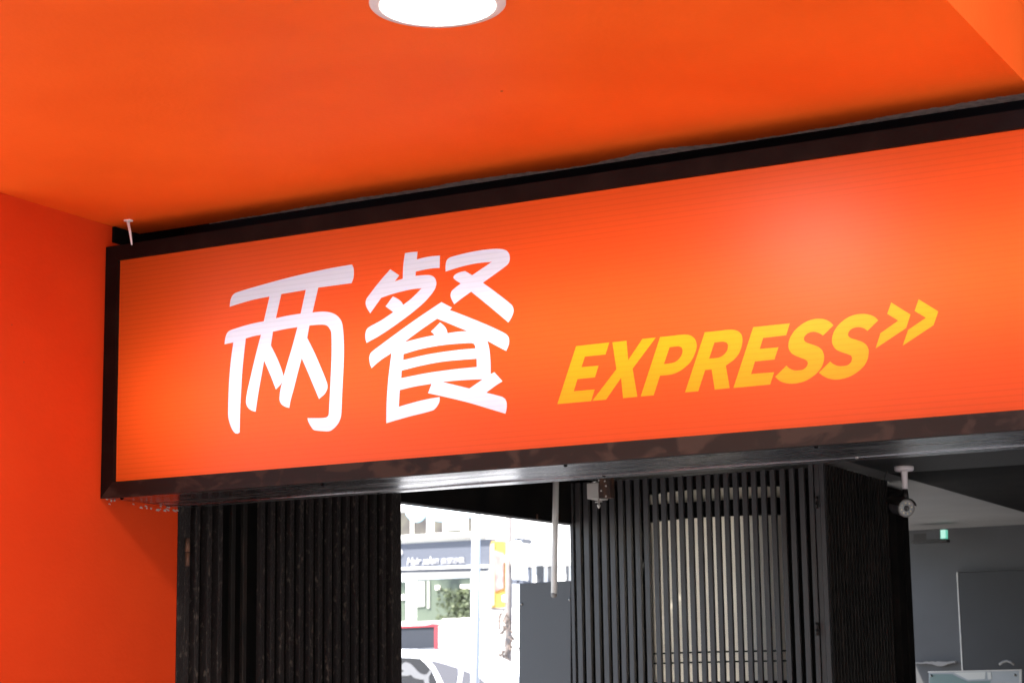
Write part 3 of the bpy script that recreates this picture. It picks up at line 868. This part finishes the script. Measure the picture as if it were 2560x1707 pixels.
fc = px(2266, 1270, 1, YV - 0.02)
ax = (CAM - fc).normalized()
ax = (ax + rt * 0.42 - up * 0.12).normalized()
back = fc - ax * 0.12
R0 = 21.5 * kx
link('barrel', lathe(bmesh.new(), [(0, -0.13), (R0 * .7, -0.128), (R0 * .95, -0.11), (R0 * .98, -0.004), (R0, 0), (R0 * .9, 0.001)], fc, ax, 32), M['cambody'], cc, smooth=True)
lens = link('front_ring', lathe(bmesh.new(), [(R0 * 1.0, -0.012), (R0 * 1.03, 0.0), (R0 * 0.98, 0.005), (R0 * 0.90, 0.005), (R0 * .87, 0.0015)], fc, ax, 40), M['ceil_light'], cc, smooth=True)
link('lens_plate', lathe(bmesh.new(), [(R0 * .885, 0.001), (0, 0.0015)], fc, ax, 40), M['clear'], cc)
link('lens', lathe(bmesh.new(), [(R0 * .34, 0.002), (R0 * .30, 0.005), (R0 * .2, 0.004), (0, 0.003)], fc, ax, 24), M['glass_dark'], cc, smooth=True)
s_ = ax.orthogonal().normalized(); q_ = ax.cross(s_)
for k in range(8):
    c = fc + (s_ * math.cos(k * math.pi / 4 + .3) + q_ * math.sin(k * math.pi / 4 + .3)) * R0 * 0.62
    link('small_lamp', lathe(bmesh.new(), [(R0 * .11, 0.002), (R0 * .09, 0.005), (0, 0.006)], c, ax, 12), M['led'], cc, smooth=True)
# hood over the barrel
bm = bmesh.new()
upv = (Vector((0, 0, 1)) - ax * ax.z).normalized(); sd_ = ax.cross(upv)
arc = []
for k in range(13):
    a_ = R(-75 + 150 * k / 12)
    arc.append(upv * math.cos(a_) + sd_ * math.sin(a_))
ra, rb = [], []
for d_ in arc:
    ra.append((bm.verts.new(fc + d_ * R0 * 1.12 + ax * 0.012), bm.verts.new(fc + d_ * R0 * 1.12 - ax * 0.14)))
    rb.append((bm.verts.new(fc + d_ * R0 * 1.17 + ax * 0.012), bm.verts.new(fc + d_ * R0 * 1.17 - ax * 0.14)))
for k in range(12):
    bm.faces.new((ra[k][0], ra[k + 1][0], ra[k + 1][1], ra[k][1]))
    bm.faces.new((rb[k][0], rb[k][1], rb[k + 1][1], rb[k + 1][0]))
    bm.faces.new((ra[k][0], rb[k][0], rb[k + 1][0], ra[k + 1][0]))
link('hood', bm, M['camblack'], cc, smooth=True)
link('lead', tube(bmesh.new(), [px(2230, 1165, 1, 3.95), px(2219, 1175, 1, 3.95), px(2213, 1190, 1, 3.95), px(2211, 1205, 1, 3.95)], 0.003, 8), M['cable'], cc, smooth=True)

# ------------------------------------------------------------------ walls out of frame that close the building
tag(link('shop_wall', nb(6.5, 6.7, -14, 8.6, 0, 4.1), M['wood']), 'plain shop wall closing the walkway on the far right', 'wall')
tag(link('pillar', nb(-0.6, 0.0, -5.0, -4.1, 0, CZ - 0.002), M['orange']), 'second orange pillar behind the camera on the street side', 'pillar')

# ------------------------------------------------------------------ the street outside
YB = 38.0


def slab(name, pts, y, t, mt, par):
    return link(name, prism(bmesh.new(), pxquad(pts, 1, y), (0, t, 0)), mt, par)


org = px(1100, 1723, 1, YB); org.z = 0
sal = thing('salon_building', 'white building with a slate blue hair salon board and a wide shop window', 'building', tuple(org))
lft, rgt = px(700, 1500, 1, YB)[0], px(1216, 1500, 1, YB)[0]
link('wall', nb(lft, rgt, YB, YB + 6, -0.16, 12), M['facade'], sal)


def window(par, pts, y, mt, fw_=6):
    f = slab('window', [(pts[0][0] - fw_, pts[0][1] - fw_), (pts[1][0] + fw_, pts[1][1] - fw_), (pts[2][0] + fw_, pts[2][1] + fw_), (pts[3][0] - fw_, pts[3][1] + fw_)], y - 0.05, 0.04, M['facade'], par)
    g_ = slab('pane', pts, y - 0.06, 0.008, mt, f)
    return f


f1 = window(sal, [(990, 1280), (1066, 1276), (1066, 1334), (990, 1338)], YB, M['win'])
slab('mullion', [(1026, 1278), (1034, 1278), (1034, 1336), (1026, 1336)], YB - 0.09, 0.02, M['facade2'], f1)
f2 = window(sal, [(1085, 1290), (1152, 1287), (1152, 1330), (1085, 1332)], YB, M['win'])
slab('mullion', [(1107, 1288), (1117, 1288), (1117, 1332), (1107, 1332)], YB - 0.09, 0.02, M['facade2'], f2)
slab('blind', [(1118, 1290), (1151, 1288), (1151, 1324), (1118, 1327)], YB - 0.08, 0.01, M['blind'], f2)
window(sal, [(1170, 1292), (1190, 1291), (1190, 1328), (1170, 1329)], YB, M['win'])
link('ledge', prism(bmesh.new(), pxquad([(960, 1341), (1216, 1330), (1216, 1338), (960, 1350)], 1, YB - 0.25), (0, 0.24, 0)), M['facade'], sal)
bd = slab('sign_board', [(960, 1361), (1236, 1346), (1236, 1412), (960, 1419)], YB - 0.12, 0.06, M['navy'], sal)
slab('board_rail', [(960, 1419.5), (1219, 1411), (1219, 1417), (960, 1424.5)], YB - 0.2, 0.12, M['facade'], sal)
slab('board_shade', [(960, 1425), (1220, 1418), (1220, 1426), (960, 1432)], YB - 0.1, 0.06, M['navy'], sal)


def text(body, u, v, hpx, y, mt, par, shear=0.0, sx=1.0, name='lettering', wpx=None):
    cu = bpy.data.curves.new(name, 'FONT')
    cu.body = body; cu.size = 1; cu.shear = shear; cu.offset = 0.006
    tmp = bpy.data.objects.new('tmp', cu); C.objects.link(tmp)
    bpy.context.view_layer.update()
    me_ = bpy.data.meshes.new_from_object(tmp.evaluated_get(bpy.context.evaluated_depsgraph_get()))
    bpy.data.objects.remove(tmp)
    bm = bmesh.new(); bm.from_mesh(me_); bpy.data.meshes.remove(me_)
    if not bm.verts:
        bm.free(); return None
    xs = [q.co.x for q in bm.verts]; ys_ = [q.co.y for q in bm.verts]
    P0 = px(u, v, 1, y); PX = px(u + 100, v, 1, y); PZ = px(u, v - 100, 1, y)
    kx_ = (PX.x - P0.x) / 100; kz_ = (PZ.z - P0.z) / 100
    W_ = (max(xs) - min(xs)); H_ = (max(ys_) - min(ys_))
    s_z = hpx * kz_ / H_; s_x = (wpx * kx_ / W_) if wpx else s_z
    for q in bm.verts:
        q.co = (P0.x + (q.co.x - min(xs)) * s_x, y, P0.z + (q.co.y - min(ys_)) * s_z)
    r = bmesh.ops.extrude_face_region(bm, geom=bm.faces[:])
    for q in r['geom']:
        if isinstance(q, bmesh.types.BMVert): q.co.y += 0.02
    return link(name, bm, mt, par)


text('Hair salon', 1017, 1413, 19, YB - 0.145, M['signwhite'], bd, 0.25, wpx=80)
text('造型沙龍', 1102, 1409.5, 15, YB - 0.145, M['signwhite'], bd, 0.0, wpx=59)
text(')', 998, 1391, 20, YB - 0.145, M['signwhite'], bd, 0.0, wpx=8)
fsw = window(sal, [(1041, 1449), (1176, 1443), (1176, 1547), (1041, 1553)], YB, M['wing'], 5)
slab('curtain', [(1043, 1452), (1062, 1451), (1062, 1515), (1043, 1517)], YB - 0.09, 0.02, M['blind'], fsw)
slab('curtain', [(1067, 1451), (1074, 1451), (1074, 1520), (1067, 1520)], YB - 0.09, 0.02, M['blind'], fsw)
slab('lamp_glow', [(1151, 1461), (1175, 1460), (1175, 1471), (1151, 1472)], YB - 0.10, 0.02, M['amber'], fsw)
slab('lamp_glow', [(1088, 1463), (1099, 1463), (1099, 1473), (1088, 1473)], YB - 0.10, 0.02, M['amber'], fsw)
fsw2 = window(sal, [(960, 1456), (1014, 1453), (1014, 1552), (960, 1556)], YB, M['wing'], 4)
slab('lamp_glow', [(1001, 1486), (1012, 1485), (1012, 1498), (1001, 1499)], YB - 0.10, 0.02, M['amber'], fsw2)
slab('sill', [(960, 1563), (1216, 1553), (1216, 1557), (960, 1567)], YB - 0.3, 0.28, M['facade2'], sal)
# potted plants against the shop window
bm = bmesh.new()
for k in range(700):
    u = 1172 - abs(random.gauss(0, 34)); v = random.uniform(1472, 1546)
    if v < 1470 or v > 1546: continue
    if u < 1092: continue
    c = px(u, v, 1, YB - 0.45 + random.uniform(-0.15, 0.15))
    d1 = Vector((random.uniform(-1, 1), random.uniform(-.4, .4), random.uniform(-1, 1))).normalized() * random.uniform(0.03, 0.08)
    d2 = Vector((random.uniform(-1, 1), random.uniform(-.4, .4), random.uniform(-1, 1))).normalized() * random.uniform(0.03, 0.06)
    bm.faces.new([bm.verts.new(q) for q in (c - d1, c + d2, c + d1, c - d2)])
pl = thing('window_plant', 'leafy green plant standing outside the salon window', 'plant', tuple(px(1136, 1560, 1, YB - 0.45)))
link('foliage', bm, M['leaf'], pl, recalc=False)
link('planter', prism(bmesh.new(), pxquad([(1106, 1546), (1172, 1543), (1170, 1552), (1108, 1554)], 1, YB - 0.6), (0, 0.3, 0)), M['facade2'], pl)

# scalloped awning of the upper floor
ya = 33.0
aw = thing('scalloped_awning', 'pale scalloped awning with blue trim above the salon windows', 'awning', tuple(px(1090, 1260, 1, ya)))
edge = []
for k in range(30):
    t = k / 29; u = 1014 + (1066 - 1014) * t
    edge.append((u, 1281 + 21 * math.sin(math.pi * t) ** 0.75))
for k in range(40):
    t = k / 39; u = 1070 + (1180 - 1070) * t
    edge.append((u, 1290 + 9 * math.sin(math.pi * min(1, t * 1.6)) * (1 if t < .625 else 0) + 2 - 2 * t))
slab('valance', [(1010, 1230)] + edge + [(1184, 1286), (1184, 1230)], ya, 0.03, M['awning'], aw)
tr_ = [(u, v + 2.6) for u, v in edge]
slab('trim', edge + tr_[::-1], ya - 0.01, 0.05, M['awnblue'], aw)

# second building
b2 = thing('corner_building', 'overexposed cream building with narrow windows right of the utility pole', 'building', tuple(px(1330, 1723, 1, 34)))
l2, r2 = px(1262, 1500, 1, 34)[0], px(1700, 1500, 1, 34)[0]
link('wall', nb(l2, r2, 34, 42, -0.16, 12), M['facade'], b2)
slab('ledge', [(1306, 1412), (1440, 1404), (1440, 1408), (1306, 1416)], 33.9, 0.08, M['facade2'], b2)
for a_, b_ in ((1319, 1325), (1341, 1356), (1369, 1380), (1414, 1419)):
    slab('window', [(a_, 1414), (b_, 1413), (b_, 1458), (a_, 1460)], 33.93, 0.05, M['greypanel'] if a_ != 1319 else M['navy'], b2)
slab('gable', [(1216, 1276), (1260, 1278), (1258, 1338), (1216, 1342)], 34.5, 3, M['facade'], b2)
for i_, (a_, b_, t_, c_) in enumerate(((1284, 1294, 1343, 1354), (1299, 1308, 1345, 1357), (1280, 1292, 1448, 1458), (1298, 1307, 1450, 1459))):
    o = slab('air_unit', [(a_, t_), (b_, t_), (b_, c_), (a_, c_)], 33.4, 0.4, M['navy'], b2)

# yellow vertical sign
ysg = thing('vertical_sign', 'tall yellow street sign with a faded red column of writing', 'sign', tuple(px(1245, 1520, 1, 28)))
slab('sign_box', [(1228, 1352), (1258, 1352), (1262, 1360), (1261, 1517), (1228, 1518)], 28, 0.18, M['yellow'], ysg)
slab('side_face', [(1225.5, 1360), (1236, 1356), (1236, 1512), (1225.5, 1515)], 27.98, 0.015, M['yellow_pale'], ysg)
slab('red_panel', [(1237, 1375), (1259, 1382), (1258, 1470), (1237, 1478)], 27.97, 0.02, M['pink'], ysg)
slab('bracket', [(1222, 1518), (1258, 1520), (1256, 1526), (1224, 1523)], 28.02, 0.1, M['concrete'], ysg)

# utility pole with tangled cables and climbing plant
up_ = thing('utility_pole', 'concrete utility pole wrapped in cables beside the yellow sign', 'pole', tuple(px(1276, 1723, 1, 27)))
pu0 = px(1272, 1270, 1, 27); pu1 = px(1260, 1640, 1, 27); pu1z = Vector((pu1.x, pu1.y, -0.15))
link('shaft', tube(bmesh.new(), [pu0, px(1272, 1540, 1, 27), pu1z], [0.055, 0.065, 0.075], 14), M['concrete'], up_, smooth=True)
for (u, v) in ((1262, 1393), (1262, 1492)):
    link('clamp_box', lathe(bmesh.new(), [(0, -.02), (.045, -.015), (.05, 0), (.045, .1), (0, .1)], px(u, v + 9, 1, 26.8), n=14), M['white'], up_, smooth=True)
link('meter_box', lathe(bmesh.new(), [(0, 0), (.10, .02), (.11, .1), (.11, .42), (.08, .46), (0, .47)], px(1292, 1414, 1, 26.9), n=16), M['facade'], up_, smooth=True)
bm = bmesh.new()
for k in range(46):
    u = random.gauss(1264, 9); v = random.uniform(1530, 1650)
    if v > 1580: u = random.gauss(1272, 12)
    if v > 1625: u = random.gauss(1257, 4)
    a_ = px(u, v, 1, 26.8); b_ = px(u + random.gauss(0, 8), v + random.uniform(5, 26), 1, 26.8 + random.uniform(-.1, .1))
    tube(bm, [a_, (a_ + b_) / 2 + Vector((random.uniform(-.03, .03), 0, random.uniform(-.03, .03))), b_], random.uniform(0.008, 0.02), 6)
link('cable_tangle', bm, M['bark'], up_)

# white lamp post near the opening
lp = thing('lamp_post', 'slim white post standing in the street in front of the salon', 'post', tuple(px(1189, 1723, 1, 12)))
a_ = px(1191, 1200, 1, 12); b_ = px(1187, 1750, 1, 12)
link('shaft', tube(bmesh.new(), [a_, b_, Vector((b_.x, 12, -0.1))], 0.043, 20), M['pole_white'], lp, smooth=True)
link('base_plate', lathe(bmesh.new(), [(0, -0.16), (.12, -0.16), (.12, -.1), (.05, -.06)], (b_.x, 12, 0), n=20), M['pole_white'], lp, smooth=True)

# dark board with red frame
yb_ = 30.0
rb_ = thing('red_framed_board', 'dark rectangular board with a red frame above the white van roof', 'billboard', tuple(px(1040, 1630, 1, yb_)))
slab('board', [(940, 1570), (1087, 1564), (1087, 1619), (940, 1623)], yb_, 0.1, M['billboard'], rb_)
slab('red_frame', [(940, 1566), (1060, 1562), (1080, 1558), (1096, 1559), (1090, 1565), (940, 1571)], yb_ - 0.03, 0.08, M['red'], rb_)
slab('red_frame', [(1086, 1562), (1091, 1562), (1091, 1619), (1096, 1621), (1086, 1621)], yb_ - 0.031, 0.08, M['red'], rb_)
slab('shelf', [(940, 1621), (1098, 1620), (1096, 1625), (940, 1626)], yb_ - 0.1, 0.2, M['navy'], rb_)
for uu in (960, 1084):
    q = px(uu, 1624, 1, yb_ + 0.05)
    link('leg', tube(bmesh.new(), [q, Vector((q.x, q.y, -0.15))], 0.04, 10), M['concrete'], rb_)

# white van: full body, side view
yv = 24.0
vo = px(1005, 1620, 1, yv)
van = thing('parked_van', 'white van with a leaping cat decal on its dark rear glass', 'van', (vo.x, yv + 0.9, -0.16))
roof = pxquad([(1000, 1622), (1040, 1622.5), (1090, 1629), (1130, 1642), (1180, 1664), (1225, 1690)], 1, yv)
xl = vo.x
prof = [Vector((xl - 2.9, yv, 0.25)), Vector((xl - 2.95, yv, 1.2)), Vector((xl - 2.75, yv, 2.0)), Vector((xl - 2.4, yv, 2.2)), Vector((xl - 1.2, yv, 2.27))] + roof + \
       [Vector((xl + 1.75, yv, 1.35)), Vector((xl + 2.3, yv, 1.15)), Vector((xl + 2.5, yv, 0.85)), Vector((xl + 2.5, yv, 0.3))]
link('body', prism(bmesh.new(), prof, (0, 1.8, 0)), M['carwhite'], van, bevel=0.05)
S3 = (1000, 1420, 5.4636)


def v3(pts):
    return [(S3[0] + x / S3[2], S3[1] + y / S3[2]) for x, y in pts]


gw = slab('rear_window', v3([(-500, 1230), (-200, 1215), (0, 1214), (140, 1218), (270, 1228), (340, 1290), (410, 1370), (460, 1460), (510, 1568), (560, 1720), (-500, 1720)]), yv - 0.012, 0.010, M['carglass'], van)
slab('cat_decal', smooth_outline(v3([(10,1370),(25,1310),(70,1280),(130,1295),(190,1345),(250,1410),(310,1445),(365,1445),(400,1400),(425,1365),(442,1395),(415,1445),(395,1490),(405,1600),(345,1600),(325,1520),(260,1510),(190,1490),(150,1450),(100,1465),(20,1465),(15,1420),(55,1400)]), 50), yv - 0.02, 0.006, M['silver'], gw)
slab('side_window', v3([(400, 1248), (520, 1275), (660, 1315), (790, 1358), (790, 1460), (770, 1568), (740, 1720), (620, 1720), (590, 1568), (530, 1440), (470, 1330)]), yv - 0.012, 0.010, M['carglass2'], van)
slab('front_window', v3([(856, 1382), (945, 1420), (1100, 1500), (1180, 1580), (1180, 1720), (800, 1720), (835, 1568), (856, 1450)]), yv - 0.012, 0.010, M['carglass2'], van)
for xx in (xl - 2.0, xl + 1.55):
    for yy_ in (yv - 0.02, yv + 1.62):
        wh = link('wheel', lathe(bmesh.new(), [(0, 0), (.2, 0), (.22, .03), (.34, 0), (.36, .03), (.36, .19), (.34, .22), (0, .22)], (xx, yy_, 0.2), (0, 1, 0), 28), M['tyre'], van, smooth=True)

for o in list(sc.objects):
    if o.type == 'EMPTY': pass
bpy.context.view_layer.update()
